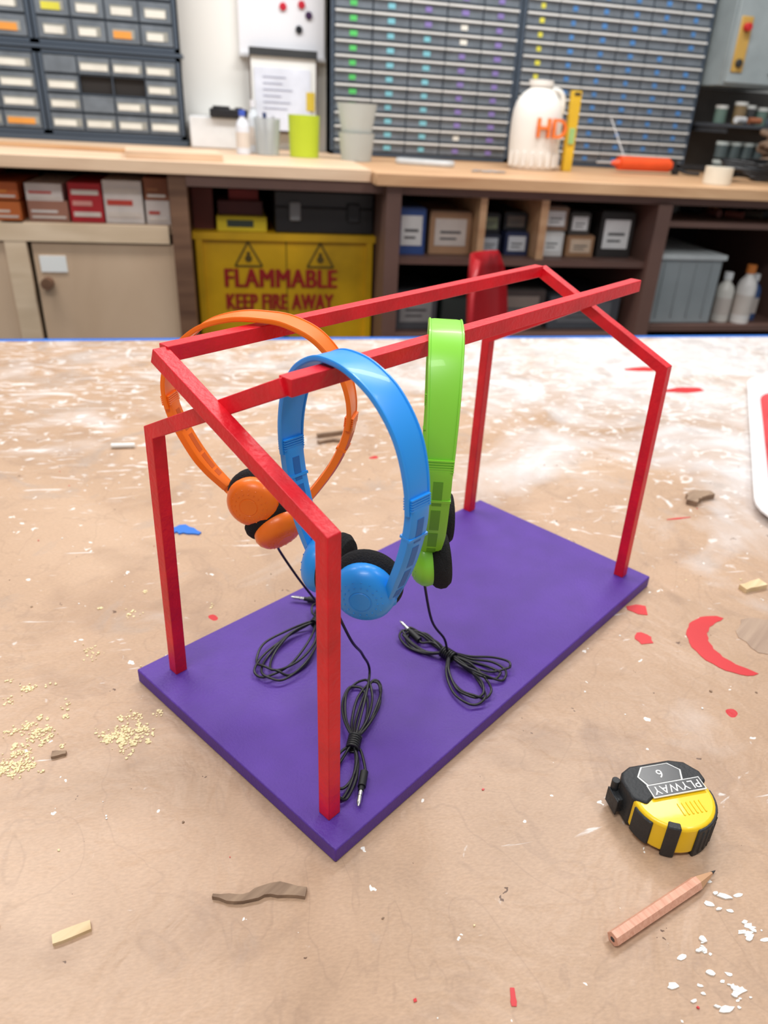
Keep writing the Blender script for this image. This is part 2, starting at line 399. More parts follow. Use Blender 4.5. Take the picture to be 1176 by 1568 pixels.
for k in range(9):
    a=282+k*9;arcpad(a,a+3.5,1.0,1.075,.003,.028,0,2)
b.build('belly_grip',[M_dk],Matrix(),tape,bevel=.001,seg=1)
b=MB()
b.prism([(-.018,.012),(-.022,.022),(-.014,.031),(.012,.031),(.020,.022),(.016,.012)],.0345,.0354,1)
b.prism([(-.0165,.0125),(-.0205,.022),(-.013,.0302),(.011,.0302),(.0185,.022),(.0145,.0125)],.0350,.0358,0)
b.prism([(-.019,-.001),(.031,-.001),(.031,.012),(-.019,.012)],.0345,.0357,1)
b.prism([(-.018,0),(.030,0),(.030,.011),(-.018,.011)],.0350,.0361,0)
b.build('label',[M_lab,M_wh],Matrix(),tape)
text('label_text','PLYWAY',.0115,M_wh,TR(.006,.0055,.0362)@Matrix.Rotation(math.pi,4,'Z'),tape,.0001)
text('size_text','6',.012,M_wh,TR(-.001,.0215,.0359)@Matrix.Rotation(math.pi,4,'Z'),tape,.0001)
b=MB()
for k in range(6): b.box((-.002+k*.004,-.020,.033),(-.0005+k*.004,-.008,.0337),0)
b.box((-.041,.014,.006),(-.034,.026,.020),1);b.box((-.043,.012,.005),(-.0415,.029,.021),1);b.cyl((-.038,.027,.006),(-.038,.027,.030),.0035,1,12)
b.build('hook_and_ribs',[M_yel,M_dk],Matrix(),tape,bevel=.0004,seg=1)

# ---- pencil
M_pw=wood('cedar_wood',(206,146,120),(228,174,148),.5,6,(8,60,60));M_lead=mat('graphite',(50,50,52),.4);M_cone=mat('pencil_cone_wood',(196,150,112),.6)
A=V((.0862,-.1715,zt+.0048));B=V((.184,-.2015,zt+.0044));d=(B-A);Lp=d.length
PM=S@Matrix.Translation(A)@d.to_track_quat('Z','Y').to_matrix().to_4x4()
b=MB();b.lathe([(0,0),(.0020,0),(.0021,.0002),(.0050,.0002),(.0050,Lp-.020),(.0012,Lp-.004)],0,Matrix(),6,smooth=False,mis=[1,0,0,0,2])
b.lathe([(.0013,Lp-.0041),(.0002,Lp)],1,Matrix(),10)
b.build('pencil',[M_pw,M_lead,M_cone],PM)

# ---- table debris
M_bark=wood('bark',(116,92,74),(160,134,110),.8,10);M_pale=wood('pale_wood',(205,175,130),(230,206,165),.7,8);M_redp=mat('dried_red_paint',(206,44,48),.35)
M_saw=mat('sawdust',(232,214,168),.8,.15);M_whp=mat('white_paint_drop',(236,234,228),.4)
def sliver(name,pts,ws,h,m,z=zt):
    b=MB();P=catmull([(x,y,0) for x,y in pts],4);k=len(P);top=[];bot=[]
    rn=random.Random(len(name)+int(pts[0][0]*1e4))
    for i,p in enumerate(P):
        d=(P[min(i+1,k-1)]-P[max(i-1,0)]).normalized();q=V((-d.y,d.x,0))
        t=i/(k-1)*(len(ws)-1);j=min(int(t),len(ws)-2);w_=ws[j]+(ws[j+1]-ws[j])*(t-j)
        w_*=rn.uniform(.75,1.2);top.append(p+q*w_/2);bot.append(p-q*w_/2)
    poly=[(p.x,p.y) for p in top+bot[::-1]]
    b.prism(poly,z,z+h,0);return b.build(name,[m],S,None)
sliver('bark_strip',[(-.075,.040),(-.062,.024),(-.045,.016),(-.030,-.003)],[.002,.006,.007,.010,.007],.0035,M_bark)
sliver('wood_chip',[(-.161,.087),(-.140,.079)],[.007,.006],.003,M_pale)
sliver('wood_chip.001',[(-.192,.128),(-.18,.12)],[.003,.003],.002,M_pale)
sliver('bark_strip.001',[(-.094,.232),(-.085,.226)],[.006,.003],.003,M_bark)
sliver('twig',[(.480,.556),(.505,.548),(.515,.530)],[.006,.008,.006],.005,M_bark)
sliver('twig.001',[(.495,.575),(.545,.555)],[.005,.004],.007,M_bark)
sliver('wood_chip.002',[(.735,.050),(.76,.055),(.785,.040)],[.015,.022,.012],.008,M_bark)
sliver('wood_chip.003',[(.57,-.082),(.60,-.095)],[.010,.012],.006,M_pale)
sliver('torn_blue_tape',[(.165,.475),(.178,.468),(.188,.445)],[.010,.020,.006],.002,M_btape)
def arcband(name,c,r0,r1,a0,a1,m):
    b=MB();P=[];Q=[]
    for k in range(25):
        a=math.radians(a0+(a1-a0)*k/24);j=1+.08*math.sin(k*2.1);w_=math.sin(math.pi*k/24)**.5*(r1-r0)*j
        rm=(r0+r1)/2;P.append((c[0]+(rm+w_/2)*math.cos(a),c[1]+(rm+w_/2)*math.sin(a)));Q.append((c[0]+(rm-w_/2)*math.cos(a),c[1]+(rm-w_/2)*math.sin(a)))
    b.prism(P+Q[::-1],zt+.0001,zt+.0006,0);b.build(name,[m],S)
arcband('red_paint_smear',(.468,-.119),.034,.056,45,220,M_redp)
sliver('red_paint_smear.001',[(.438,-.002),(.450,-.020)],[.006,.020,.022],.0006,M_redp)
sliver('red_paint_smear.002',[(.407,-.032),(.396,-.047)],[.006,.018,.018],.0006,M_redp)
sliver('red_paint_smear.003',[(.668,.056),(.70,.036)],[.001,.004,.001],.0006,M_redp)
sliver('red_paint_smear.004',[(.018,-.140),(.010,-.147)],[.003,.004],.0006,M_redp)
sliver('red_paint_smear.005',[(1.25,.42),(1.34,.36)],[.01,.03,.01],.0006,M_redp)
sliver('red_paint_smear.006',[(1.18,.30),(1.26,.25)],[.01,.03,.02],.0006,M_redp)
M_stain=wood('grey_wood_stain',(150,124,106),(180,154,132),.7,9)
b=MB();b.prism([(.503+.034*math.cos(a*.26)*(1+.08*math.sin(a*2.3)),-.137+.034*math.sin(a*.26)*(1+.08*math.sin(a*1.7))) for a in range(24)],zt,zt+.0006,0);b.build('dried_glue_patch',[M_stain],S)
b=MB();rn=random.Random(5)
def flake(x,y,s,mi,el=1,an=None,k=None):
    k=k or rn.choice((4,5,6));an=rn.random()*6.28 if an is None else an;pts=[]
    for i in range(k):
        px_=s*rn.uniform(.6,1.1)*math.cos(6.28*i/k)*el;py_=s*rn.uniform(.5,1)*math.sin(6.28*i/k)
        pts.append((x+px_*math.cos(an)-py_*math.sin(an),y+px_*math.sin(an)+py_*math.cos(an)))
    b.prism(pts,zt,zt+rn.uniform(.0003,.0012),mi)
for cx_,cy_,sx,n in((-.095,.262,.024,26),(-.123,.242,.022,20),(-.040,.206,.018,30),(-.035,.225,.03,9),(-.09,.31,.05,9),(.02,.33,.09,7)):
    for c_ in range(n):     # sub-clumps of shavings
        ux,uy=rn.gauss(cx_,sx*.5),rn.gauss(cy_,sx*.45);cl=rn.uniform(.001,.0045)
        for i in range(rn.randint(6,18)): flake(rn.gauss(ux,cl),rn.gauss(uy,cl),rn.uniform(.0004,.0017),0)
for i in range(260):
    x,y=rn.uniform(-.25,.9),rn.uniform(-.35,.9)
    if -.01<x<.51 and -.01<y<.27: continue
    flake(x,y,rn.uniform(.0005,.0016),rn.choice((0,1,1,1,2,3)))
for cx_,cy_,sx,n in((.1243,-.2172,.005,9),(.1584,-.2372,.008,13),(.114,-.2446,.008,12),(.17,-.215,.012,8),(.10,-.225,.02,9)):
    for i in range(n): flake(rn.gauss(cx_,sx*.5),rn.gauss(cy_,sx*.5),rn.uniform(.0006,.0026),1,rn.uniform(1,2.6),rn.uniform(-1.1,-.4),9)
b.build('sawdust_and_paint_flecks',[M_saw,M_whp,M_redp,M_bark],S)
b=MB();b.cyl((.235,.745,zt+.004),(.262,.725,zt+.004),.0038,0,12);b.build('plastic_tube_offcut',[M_whp],S)

# paint tray at right
M_tray=mat('tray_plastic',(236,234,234),.3)
M_pink=mat('tray_paint_residue',(214,60,66),.35,.35,14)
TRY=TR(.938,.611,ZT+.0002)@Matrix.Rotation(math.radians(-34),4,'Z')@Matrix.Diagonal((1.1,1.3,1,1))
def rrect(w,h,r,n=6):
    P=[]
    for cx_,cy_,a0 in((w/2-r,h/2-r,0),(-w/2+r,h/2-r,90),(-w/2+r,-h/2+r,180),(w/2-r,-h/2+r,270)):
        for i in range(n+1):
            a=math.radians(a0+90*i/n);P.append((cx_+r*math.cos(a),cy_+r*math.sin(a)))
    return P
def traymesh():
    b=MB();rings=[(rrect(.0001,.0001,.00001),.003),(rrect(.21,.49,.035),.003),(rrect(.238,.528,.045),.014),(rrect(.25,.54,.05),.015),(rrect(.262,.552,.055),.015),(rrect(.262,.552,.055),.012),(rrect(.226,.506,.043),.0),(rrect(.0001,.0001,.00001),.0)]
    n=len(rings[0][0]);vs=[(x,y,z) for r,z in rings for x,y in r]
    b.add(vs,[(i*n+j,i*n+(j+1)%n,(i+1)*n+(j+1)%n,(i+1)*n+j) for i in range(len(rings)-1) for j in range(n)],0,True)
    b.prism(rrect(.215,.45,.06),.0031,.006,1)
    return b
traymesh().build('paint_tray',[M_tray,M_pink],TRY)

# ================================================================= ROOM
M_wall=mat('painted_wall',(240,238,232),.8,.03,2,.1,40);M_floor=mat('concrete_floor',(95,92,90),.7,.2,3)
b=MB();b.box((-3.2,2.80,0),(3.8,2.9,3.0));b.build('wall_back',[M_wall])
b=MB();b.box((-3.2,-3.0,-.05),(3.8,2.9,0));b.build('floor',[M_floor])

M_ply=wood('plywood_top',(212,178,146),(232,202,170),.5,1.5,(2,14,14));M_pine=wood('pine_top',(186,140,100),(216,176,134),.5,1.5,(2,14,14))
M_pply=wood('plywood_panel',(198,168,138),(222,194,164),.6,1.2,(3,3,1.2));M_brown=mat('brown_paint',(108,80,70),.55,.08)
M_pale2=wood('pale_trim',(206,180,148),(226,202,172),.6,2,(2,2,9))
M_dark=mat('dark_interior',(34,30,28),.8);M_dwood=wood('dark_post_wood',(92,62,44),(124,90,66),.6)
lb=empty('workbench')
b=MB();b.box((-1.9,1.97,1.030),(.36,2.80,1.064),0);b.build('bench_top',[M_ply],Matrix(),lb,bevel=.002,seg=1)
b=MB()
b.box((-1.9,1.995,.840),(-.225,2.03,.888),4)
b.box((-1.9,2.03,.862),(-.215,2.7,.884),0)
b.box((-.60,2.004,.08),(-.215,2.02,.835),0);b.box((-.668,1.996,.08),(-.612,2.03,.888),4);b.box((-1.9,2.004,.08),(-.67,2.02,.835),0)
b.box((-1.9,2.0,0),(-.215,2.02,.075),1)
b.box((-.215,1.985,0),(-.165,2.7,1.03),2)
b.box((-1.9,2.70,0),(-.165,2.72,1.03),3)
b.build('cabinet_front',[M_pply,M_pine,M_dwood,M_dark,M_pale2],Matrix(),lb)
M_paper=mat('paper_white',(236,236,232),.7,.02)
b=MB();b.box((-.585,2.001,.755),(-.515,2.004,.80),0);b.cyl((-.572,2.004,.725),(-.572,1.975,.725),.016,1);b.build('label_and_knob',[M_paper,M_dwood],Matrix(),lb)
rb=empty('workbench')
b=MB();b.box((.362,1.90,1.028),(2.6,2.80,1.062),0);b.build('bench_top',[M_pine],Matrix(),rb,bevel=.002,seg=1)
b=MB()
b.box((-.165,1.98,1.0),(.40,2.0,1.03),0)
b.box((.40,1.93,0),(.445,2.65,1.028),0);b.box((.445,1.95,1.002),(2.6,1.975,1.028),0)
b.box((1.285,1.93,0),(1.335,2.65,1.003),0);b.box((1.90,1.93,0),(1.95,2.65,1.003),0)
b.box((.445,1.95,.803),(1.285,2.6,.823),0);b.box((.445,1.95,.56),(1.285,2.6,.58),0);b.box((.445,1.95,.30),(1.285,2.6,.32),0)
b.box((1.335,1.95,.935),(1.90,2.6,.952),0);b.box((1.335,1.95,.59),(1.90,2.6,.61),0);b.box((1.95,1.95,.8),(2.6,2.6,.82),0)
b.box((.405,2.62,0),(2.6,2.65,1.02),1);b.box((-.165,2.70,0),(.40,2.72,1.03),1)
b.box((.70,1.96,.823),(.722,2.6,1.002),2);b.box((.90,1.96,.823),(.925,2.6,1.002),2)
b.build('frame_and_shelves',[M_brown,M_dark,M_pine],Matrix(),rb)

# flammable cabinet
M_fy=mat('cabinet_yellow',(222,172,16),.45,.28,5);M_fr=mat('warning_red',(170,30,30),.5);M_fk=mat('warning_dark',(96,76,22),.6)
fc=empty('flammable_storage_cabinet')
b=MB();b.box((-.160,2.10,.06),(.395,2.50,.855),0);b.box((-.165,2.085,.84),(.40,2.5,.862),0);b.box((.116,2.098,.07),(.119,2.101,.84),2);b.box((.10,2.07,.48),(.11,2.1,.56),2)
for lx in(-.13,.36): b.box((lx,2.12,0),(lx+.03,2.48,.06),2)
b.box((.372,2.085,.10),(.392,2.1,.84),0);b.box((-.157,2.085,.10),(-.137,2.1,.84),0)
b.build('cabinet_body',[M_fy,M_fr,M_fk],Matrix(),fc,bevel=.003)
for i,dx in enumerate((-.003,0,.003)):
    text('warning_text',  'FLAMMABLE',.082,M_fr,TR(.100+dx,2.0965-.0001*i,.722)@RX@Matrix.Scale(.76,4,(1,0,0)),fc,.001,sp=1.08)
    text('warning_text_b','KEEP FIRE AWAY',.072,M_fr,TR(.095+dx*.8,2.0965-.0001*i,.648)@RX@Matrix.Scale(.60,4,(1,0,0)),fc,.001,sp=1.06)
b=MB()
for tx in(.0,.225):
    for A_,B_ in(((tx-.042,.762),(tx,.835)),((tx,.835),(tx+.042,.762)),((tx+.042,.762),(tx-.042,.762))):
        b.sweep([(A_[0],2.0975,A_[1]),(B_[0],2.0975,B_[1])],(0,1,0),.002,.005)
    b.cyl((tx,2.098,.785),(tx,2.0965,.785),.011,0,10);b.cyl((tx,2.098,.80),(tx,2.0965,.80),.006,0,10)
b.build('flame_triangles',[M_fk],Matrix(),fc)

palette={}
def cm(rgb,rough=.6):
    k=(rgb,rough)
    if k not in palette: palette[k]=mat('tint_%d_%d_%d'%rgb,rgb,rough,.1,12)
    return palette[k]
class Multi(MB):
    def __init__(s): super().__init__();s.mats=[]
    def c(s,rgb,rough=.6):
        m=cm(rgb,rough) if isinstance(rgb,tuple) else rgb
        if m not in s.mats: s.mats.append(m)
        return s.mats.index(m)
    def done(s,name,M=None,parent=None,bevel=0): return s.build(name,s.mats,M,parent,bevel,1)
b=Multi();z0=.885
for x0,x1,h,body,lab in((-1.2,-.98,.10,(200,190,180),(220,90,60)),(-.97,-.72,.12,(170,60,50),(230,220,210)),(-.71,-.625,.05,(205,110,50),(235,225,210)),(-.71,-.625,.10,(196,100,48),(225,140,60)),(-.605,-.50,.055,(170,120,100),(230,225,220)),(-.605,-.51,.10,(226,216,210),(200,70,60)),(-.493,-.405,.105,(190,36,46),(226,160,150)),(-.40,-.295,.115,(228,220,214),(205,70,55)),(-.288,-.222,.065,(220,210,204),(190,60,50)),(-.288,-.222,.125,(150,90,60),(180,120,80))):
    zlo=z0 if h<.07 or h in(.105,.115,.12) or x0<-.9 else z0+.055
    if h==.125: zlo=z0+.066
    b.box((x0,2.06,zlo),(x1,2.35,z0+h),b.c(body))
    hh=z0+h-zlo
    for k in range(2 if hh<.07 else 3):
        zz=zlo+hh*(.15+.28*k);b.box((x0+.008,2.057,zz),(x1-.008-.02*(k%2),2.06,zz+hh*.12),b.c(lab if k%2 else (228,218,208)))
b.done('stacked_supply_boxes')
b=Multi()
b.box((-.16,2.15,.8625),(-.10,2.4,.98),b.c((110,50,40)));b.box((-.09,2.12,.8625),(.06,2.35,.905),b.c((228,204,36)));b.box((-.085,2.16,.905),(.05,2.38,.945),b.c((90,40,38)));b.box((-.05,2.2,.945),(.04,2.38,.975),b.c((150,50,45)))
b.box((-.06,2.118,.875),(.02,2.12,.895),b.c((60,70,60)))
b.done('small_parts_boxes')
b=Multi()
k=b.c((28,28,30),.4);b.box((.085,2.11,.8625),(.395,2.42,.985),k);b.box((.085,2.10,.935),(.395,2.11,.942),b.c((60,60,62)));b.box((.13,2.095,.90),(.165,2.11,.955),b.c((140,140,140)));b.box((.31,2.095,.90),(.35,2.11,.955),b.c((50,50,52)));b.box((.18,2.15,.985),(.3,2.17,1.0),k)
b.done('black_tool_case',bevel=.004)
def bin_(name,x0,x1,y0,z0,h,body,lab,dy=.3):
    b=Multi();b.box((x0,y0,z0),(x1,y0+dy,z0+h),b.c(body));w_=x1-x0
    if lab:
        b.box((x0+w_*.12,y0-.002,z0+h*.2),(x1-w_*.12,y0,z0+h*.85),b.c(lab));b.box((x0+w_*.25,y0-.003,z0+h*.5),(x1-w_*.25,y0-.001,z0+h*.56),b.c((90,90,90)))
        b.box((x0+w_*.25,y0-.003,z0+h*.35),(x1-w_*.35,y0-.001,z0+h*.40),b.c((90,90,90)))
    b.box((x0+.004,y0+.004,z0+h),(x1-.004,y0+dy-.004,z0+h+.004),b.c(tuple(int(c*.75) for c in body)))
    b.done(name)
bin_('storage_box',.452,.54,2.0,.824,.135,(46,76,136),(222,222,218));bin_('cardboard_box',.56,.695,2.02,.824,.125,(170,132,98),(205,195,185))
bin_('parts_bin',.73,.80,2.03,.824,.06,(38,42,60),(180,185,190));bin_('parts_bin',.73,.80,2.05,.889,.055,(40,40,44),(130,140,110));bin_('parts_bin',.815,.892,2.02,.824,.07,(35,45,80),(200,202,205));bin_('parts_bin',.815,.892,2.05,.899,.05,(35,35,38),(110,100,90))
bin_('parts_bin',.935,1.015,2.02,.824,.075,(215,212,208),(232,232,230));bin_('parts_bin',.935,1.02,2.02,.904,.07,(140,110,88),(232,232,230));bin_('parts_bin',1.03,1.125,2.02,.824,.065,(160,120,86),(210,185,160));bin_('parts_bin',1.03,1.10,2.02,.894,.065,(70,65,60),(228,228,226));bin_('parts_bin',1.14,1.26,2.02,.824,.14,(44,40,38),(230,230,228))
bin_('storage_bin',.46,.60,2.02,.581,.12,(90,94,98),(160,162,160));bin_('storage_bin',.62,.78,2.02,.581,.10,(60,70,66),None);bin_('storage_bin',.80,.98,2.02,.581,.13,(74,66,62),(140,130,120));bin_('storage_bin',1.0,1.26,2.02,.581,.11,(84,88,94),(110,114,118))
M_tote=mat('clear_tote',(170,178,180),.25,.08,8,alpha=.82)
b=MB();
for x0,x1,y0,y1 in((1.345,1.60,1.98,1.985),(1.345,1.60,2.33,2.335),(1.345,1.35,1.98,2.335),(1.595,1.60,1.98,2.335)): b.box((x0,y0,.611),(x1,y1,.83),0)
b.box((1.345,1.98,.611),(1.60,2.335,.616),0);b.box((1.337,1.970,.828),(1.608,2.343,.845),1)
for k in range(4): b.box((1.38+k*.06,1.976,.63),(1.385+k*.06,1.98,.82),0)
b.box((1.37,2.0,.616),(1.58,2.3,.72),2)
b.build('storage_tote',[M_tote,cm((200,206,206)),cm((110,100,96))],None,None,.002)
def bottle(name,x,y,z,r,h,rgb,cap):
    b=Multi();b.lathe([(0,0),(r,0),(r,h*.62),(r*.85,h*.72),(r*.4,h*.82),(r*.4,h*.88)],b.c(rgb,.3),TR(x,y,z),20);b.lathe([(r*.48,h*.86),(r*.48,h),(0,h)],b.c(cap),TR(x,y,z),16)
    b.lathe([(r*1.01,h*.15),(r*1.01,h*.5)],b.c((210,200,190)),TR(x,y,z),20);b.done(name)
bottle('glue_bottle',1.665,2.02,.611,.032,.17,(222,218,208),(235,235,235));bottle('glue_bottle',1.735,2.0,.611,.034,.20,(230,226,220),(205,120,50));bottle('glue_bottle',1.80,2.05,.611,.03,.16,(60,90,140),(235,235,235))
b=Multi();rn=random.Random(3)
for i in range(16):
    x=rn.uniform(1.36,1.86);y=rn.uniform(2.0,2.3);c=rn.choice(((60,60,64),(90,80,70),(150,150,150),(170,110,60),(40,40,44),(120,60,50)))
    b.cyl((x,y,.967),(x+rn.uniform(-.05,.05),y+.05,.965),.012,b.c(c),10)
b.done('assorted_hardware')

# ---- drawer cabinets
M_frame=mat('slate_frame',(66,78,92),.5,.05);M_drw=mat('smoky_drawer',(106,114,122),.3,.18,20);M_lip=mat('drawer_lip',(230,231,228),.4,.05)
LC=dict(g=cm((84,196,100)),c=cm((120,186,200)),p=cm((130,114,176)),b=cm((74,130,190)),y=cm((214,208,70)),w=cm((222,220,210)),o=cm((224,150,64)),n=M_drw)
def drawers(name,x0,x1,z0,z1,cols,rows,chooser,lipw=.006,front=2.66,labw=.3,labh=.35,lip=True):
    b=Multi();fr=b.c(M_frame)
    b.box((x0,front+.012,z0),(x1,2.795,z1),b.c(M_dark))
    fw=.012
    b.box((x0,front,z0),(x0+fw,2.79,z1),fr);b.box((x1-fw,front,z0),(x1,2.79,z1),fr);b.box((x0,front,z0),(x1,2.79,z0+fw),fr);b.box((x0,front,z1-fw),(x1,2.79,z1),fr)
    cw=(x1-x0-2*fw)/cols;ch=(z1-z0-2*fw)/rows;rn=random.Random(name+str(x0))
    for r in range(rows):
        zb=z0+fw+r*ch
        b.box((x0+fw,front+.001,zb-.0015),(x1-fw,front+.012,zb+.0015),fr)
        for c in range(cols):
            xa=x0+fw+c*cw
            if r==0: b.box((xa-.0015,front+.001,z0+fw),(xa+.0015,front+.012,z1-fw),fr)
            ch_=chooser(c,r,rn)
            if ch_ is None: continue
            b.box((xa+.003,front-.004,zb+.004),(xa+cw-.003,front+.03,zb+ch-.004),b.c(M_drw))
            if lip: b.box((xa+.002,front-.014,zb+ch*.78),(xa+cw-.002,front-.004,zb+ch*.78+lipw),b.c(M_lip))
            if ch_!='n':
                xl=xa+cw*(.5-labw/2)
                if not lip: b.box((xl-.003,front-.0055,zb+ch*.5-ch*labh/2-.005),(xl+cw*labw+.003,front-.0045,zb+ch*.5+ch*labh/2+.001),b.c((150,150,142)))
                b.box((xl,front-.0065,zb+ch*.45-ch*labh/2-.002),(xl+cw*labw*rn.uniform(.8,1),front-.0045,zb+ch*.45+ch*labh/2-.002),b.c(LC[ch_]))
    b.done(name)
drawers('parts_drawer_cabinet',.325,1.015,1.065,1.80,5,16,lambda c,r,rn:'g' if c==0 else ('c' if c==1 or (c==2 and r<9) else ('p' if rn.random()<.9 else 'w')),labw=.20,labh=.36)
drawers('parts_drawer_cabinet',1.02,1.785,1.065,1.80,6,16,lambda c,r,rn:None if (r==2 and c==1) else ('y' if (c==0 and r>5) else ('b' if rn.random()<.92 else 'n')),labw=.16,labh=.34)
def lchoose(c,r,rn): return 'w' if rn.random()<.92 else ('o' if rn.random()<.4 else 'n')
drawers('parts_drawer_cabinet',-.635,-.19,1.085,1.335,4,4,lambda c,r,rn:None if (r==2 and c in(1,2)) else lchoose(c,r,rn),labw=.80,labh=.32,lip=False)
drawers('parts_drawer_cabinet',-.635,-.19,1.35,1.70,4,5,lambda c,r,rn:'y' if rn.random()<.2 else lchoose(c,r,rn),labw=.6,labh=.32,lip=False)
drawers('parts_drawer_cabinet',-1.25,-.64,1.085,1.335,5,4,lchoose,labw=.80,labh=.32,lip=False)
drawers('parts_drawer_cabinet',-1.25,-.64,1.35,1.70,5,5,lchoose,labw=.6,labh=.32,lip=False)
b=MB();b.box((-1.25,2.655,1.065),(-.18,2.79,1.083),0);b.box((-1.25,2.655,1.337),(-.18,2.79,1.348),0);b.build('drawer_cabinet_rack',[M_frame])

# ---- wall things
M_wb=mat('whiteboard',(236,236,240),.2,.01)
b=Multi();b.box((.015,2.775,1.37),(.315,2.799,1.85),b.c(M_wb));b.box((.012,2.765,1.36),(.318,2.80,1.372),b.c((200,200,202)))
b.done('whiteboard')
for i,(x,z,c) in enumerate(((.225,1.455,(30,30,34)),(.17,1.52,(190,30,50)),(.235,1.53,(190,30,50)),(.26,1.50,(60,30,70)))):
    b=Multi();b.lathe([(.013,0),(.012,.008),(0,.009)],b.c(c,.3),TR(x,2.775,z)@RX,16);b.done('board_magnet')
b=Multi();b.box((.05,2.735,1.15),(.28,2.738,1.385),b.c(M_paper));b.box((.06,2.73,1.13),(.26,2.733,1.33),b.c((222,226,238)));b.box((.045,2.725,1.365),(.285,2.745,1.39),b.c((50,52,54)));b.box((.045,2.738,1.12),(.285,2.745,1.385),b.c((90,70,60)))
for k in range(6): b.box((.09,2.7285,1.30-k*.02),(.09+random.uniform(.06,.13),2.7295,1.302-k*.02),b.c((120,120,150)))
b.box((.245,2.728,1.20),(.275,2.73,1.26),b.c((220,190,60)))
b.done('clipboard_with_papers')
b=Multi();b.box((-.17,2.62,1.065),(.02,2.79,1.165),b.c((218,219,219)));b.done('white_equipment_box',bevel=.004)
b=Multi();b.box((-.10,2.60,1.166),(.03,2.70,1.192),b.c((28,28,32),.4));b.box((-.09,2.61,1.192),(-.03,2.69,1.20),b.c((28,28,32),.4));b.cyl((.0,2.65,1.192),(.0,2.65,1.198),.015,b.c((60,60,66),.4),14);b.done('black_radio_handset',bevel=.004)
b=Multi();b.box((1.80,2.55,1.375),(2.10,2.79,1.85),b.c((136,146,148),.5));b.box((1.81,2.54,1.385),(2.09,2.55,1.84),b.c((148,158,160),.5));b.box((1.825,2.535,1.42),(1.875,2.541,1.60),b.c((190,152,74)))
b.cyl((1.85,2.541,1.565),(1.85,2.515,1.565),.014,b.c((190,30,30)),14);b.cyl((1.85,2.541,1.45),(1.85,2.525,1.45),.014,b.c((40,40,40)),14)
b.box((2.03,2.53,1.48),(2.06,2.54,1.52),b.c((90,90,90)));b.box((1.99,2.53,1.42),(2.0,2.54,1.425),b.c((60,60,60)));b.done('electrical_switch_box',bevel=.003)
b=Multi();fr=b.c((62,66,72))
for x in(1.81,2.58): b.box((x,2.76,1.063),(x+.02,2.78,1.37),fr)
b.box((1.81,2.45,1.235),(2.6,2.78,1.247),fr);b.box((1.81,2.77,1.063),(2.6,2.785,1.37),b.c((84,78,72)))
for x in(1.82,2.2,2.57): b.box((x,2.47,1.215),(x+.008,2.77,1.235),fr)
b.done('metal_shelf')
b=Multi();rn=random.Random(11)
for i in range(11):
    x=1.87+i*.06;h=rn.uniform(.03,.075);c=rn.choice(((150,120,90),(60,60,60),(170,170,165),(120,100,70),(90,110,100)))
    M_=TR(x,2.52+rn.random()*.1,1.248);b.lathe([(0,0),(.024,0),(.024,h),(0,h)],b.c(c,.3),M_,16);b.lathe([(.025,h),(.025,h+.012),(0,h+.012)],b.c((190,190,185),.3),M_,16)
for i in range(7):
    x=1.86+i*.07;b.cyl((x,2.48+.02*(i%2),1.262),(x+.05,2.50,1.262),.012,b.c(((200,200,200),(150,90,60),(70,80,90))[i%3],.4),10)
b.done('hardware_jars')
b=Multi()
for i in range(10):
    x=1.84+(i%5)*.055;z=1.063+(i//5)*.065
    M_=TR(x,2.50,z);b.lathe([(0,0),(.024,0),(.024,.045),(0,.045)],b.c((72,84,86),.3),M_,16);b.lathe([(.025,.045),(.025,.057),(0,.057)],b.c((170,180,178),.3),M_,16)
b.done('small_jars')
M_rope=mat('brown_rope',(120,98,80),.9,.2,40)
pts=[]
for i in range(160):
    a=i*.5;pts.append((2.02+(.12+.025*math.sin(i*1.3))*math.cos(a),2.30+.10*math.sin(a),1.075+i*.0009+.012*math.sin(i*.9)))
cable('rope_coil',pts,.010,M_rope,n=3)
pts=[]
for i in range(130):
    a=i*.55;pts.append((1.80+(.10+.04*math.sin(i*1.7))*math.cos(a),2.20+.08*math.sin(a),1.070+.014*abs(math.sin(i*.8))+i*.0004))
cable('black_cable_pile',pts,.0045,M_cord,n=3)

# jug
M_jug=mat('jug_plastic',(234,231,224),.35,.02);M_or=mat('orange_print',(236,120,44),.5)
jg=empty('plastic_jug',TR(1.005,2.36,1.063))
b=MB();b.lathe([(0,0),(.078,0),(.086,.012),(.088,.05),(.090,.10),(.0895,.15),(.086,.185),(.078,.210),(.060,.234),(.044,.246),(.036,.252),(.036,.258),(.042,.260),(.042,.276),(0,.278)],0,Matrix(),36,1,.85)
for k in range(-4,5):
    a=-math.pi/2+k*.34;b.cyl((.0885*math.cos(a),.0755*math.sin(a),.012),(.0885*math.cos(a),.0755*math.sin(a),.055),.006,0,8)
b.build('jug_body',[M_jug],Matrix(),jg)
cable('jug_handle',[(.03,0,.248),(.066,.0,.246),(.084,0,.225),(.087,0,.18)],.010,M_jug,jg)
text('jug_print','HD',.085,M_or,TR(.024,-.082,.130)@RX@Matrix.Scale(.9,4,(1,0,0)),jg,.006,off=.01)
b=Multi();b.box((1.112,2.33,1.063),(1.145,2.355,1.315),b.c((222,180,40)));b.box((1.117,2.328,1.30),(1.14,2.33,1.31),b.c((60,50,30)));b.box((1.117,2.326,1.15),(1.138,2.33,1.20),b.c((150,190,120)));b.done('spirit_level',bevel=.002)
def cup(name,x,y,r0,r1,h,m,zb=1.065,th=.002,n=28):
    b=MB();b.lathe([(0,0),(r0,0),(r1,h),(r1-th,h),(r0-th,th*1.5),(0,th*1.5)],0,TR(x,y,zb),n);return b.build(name,[m])
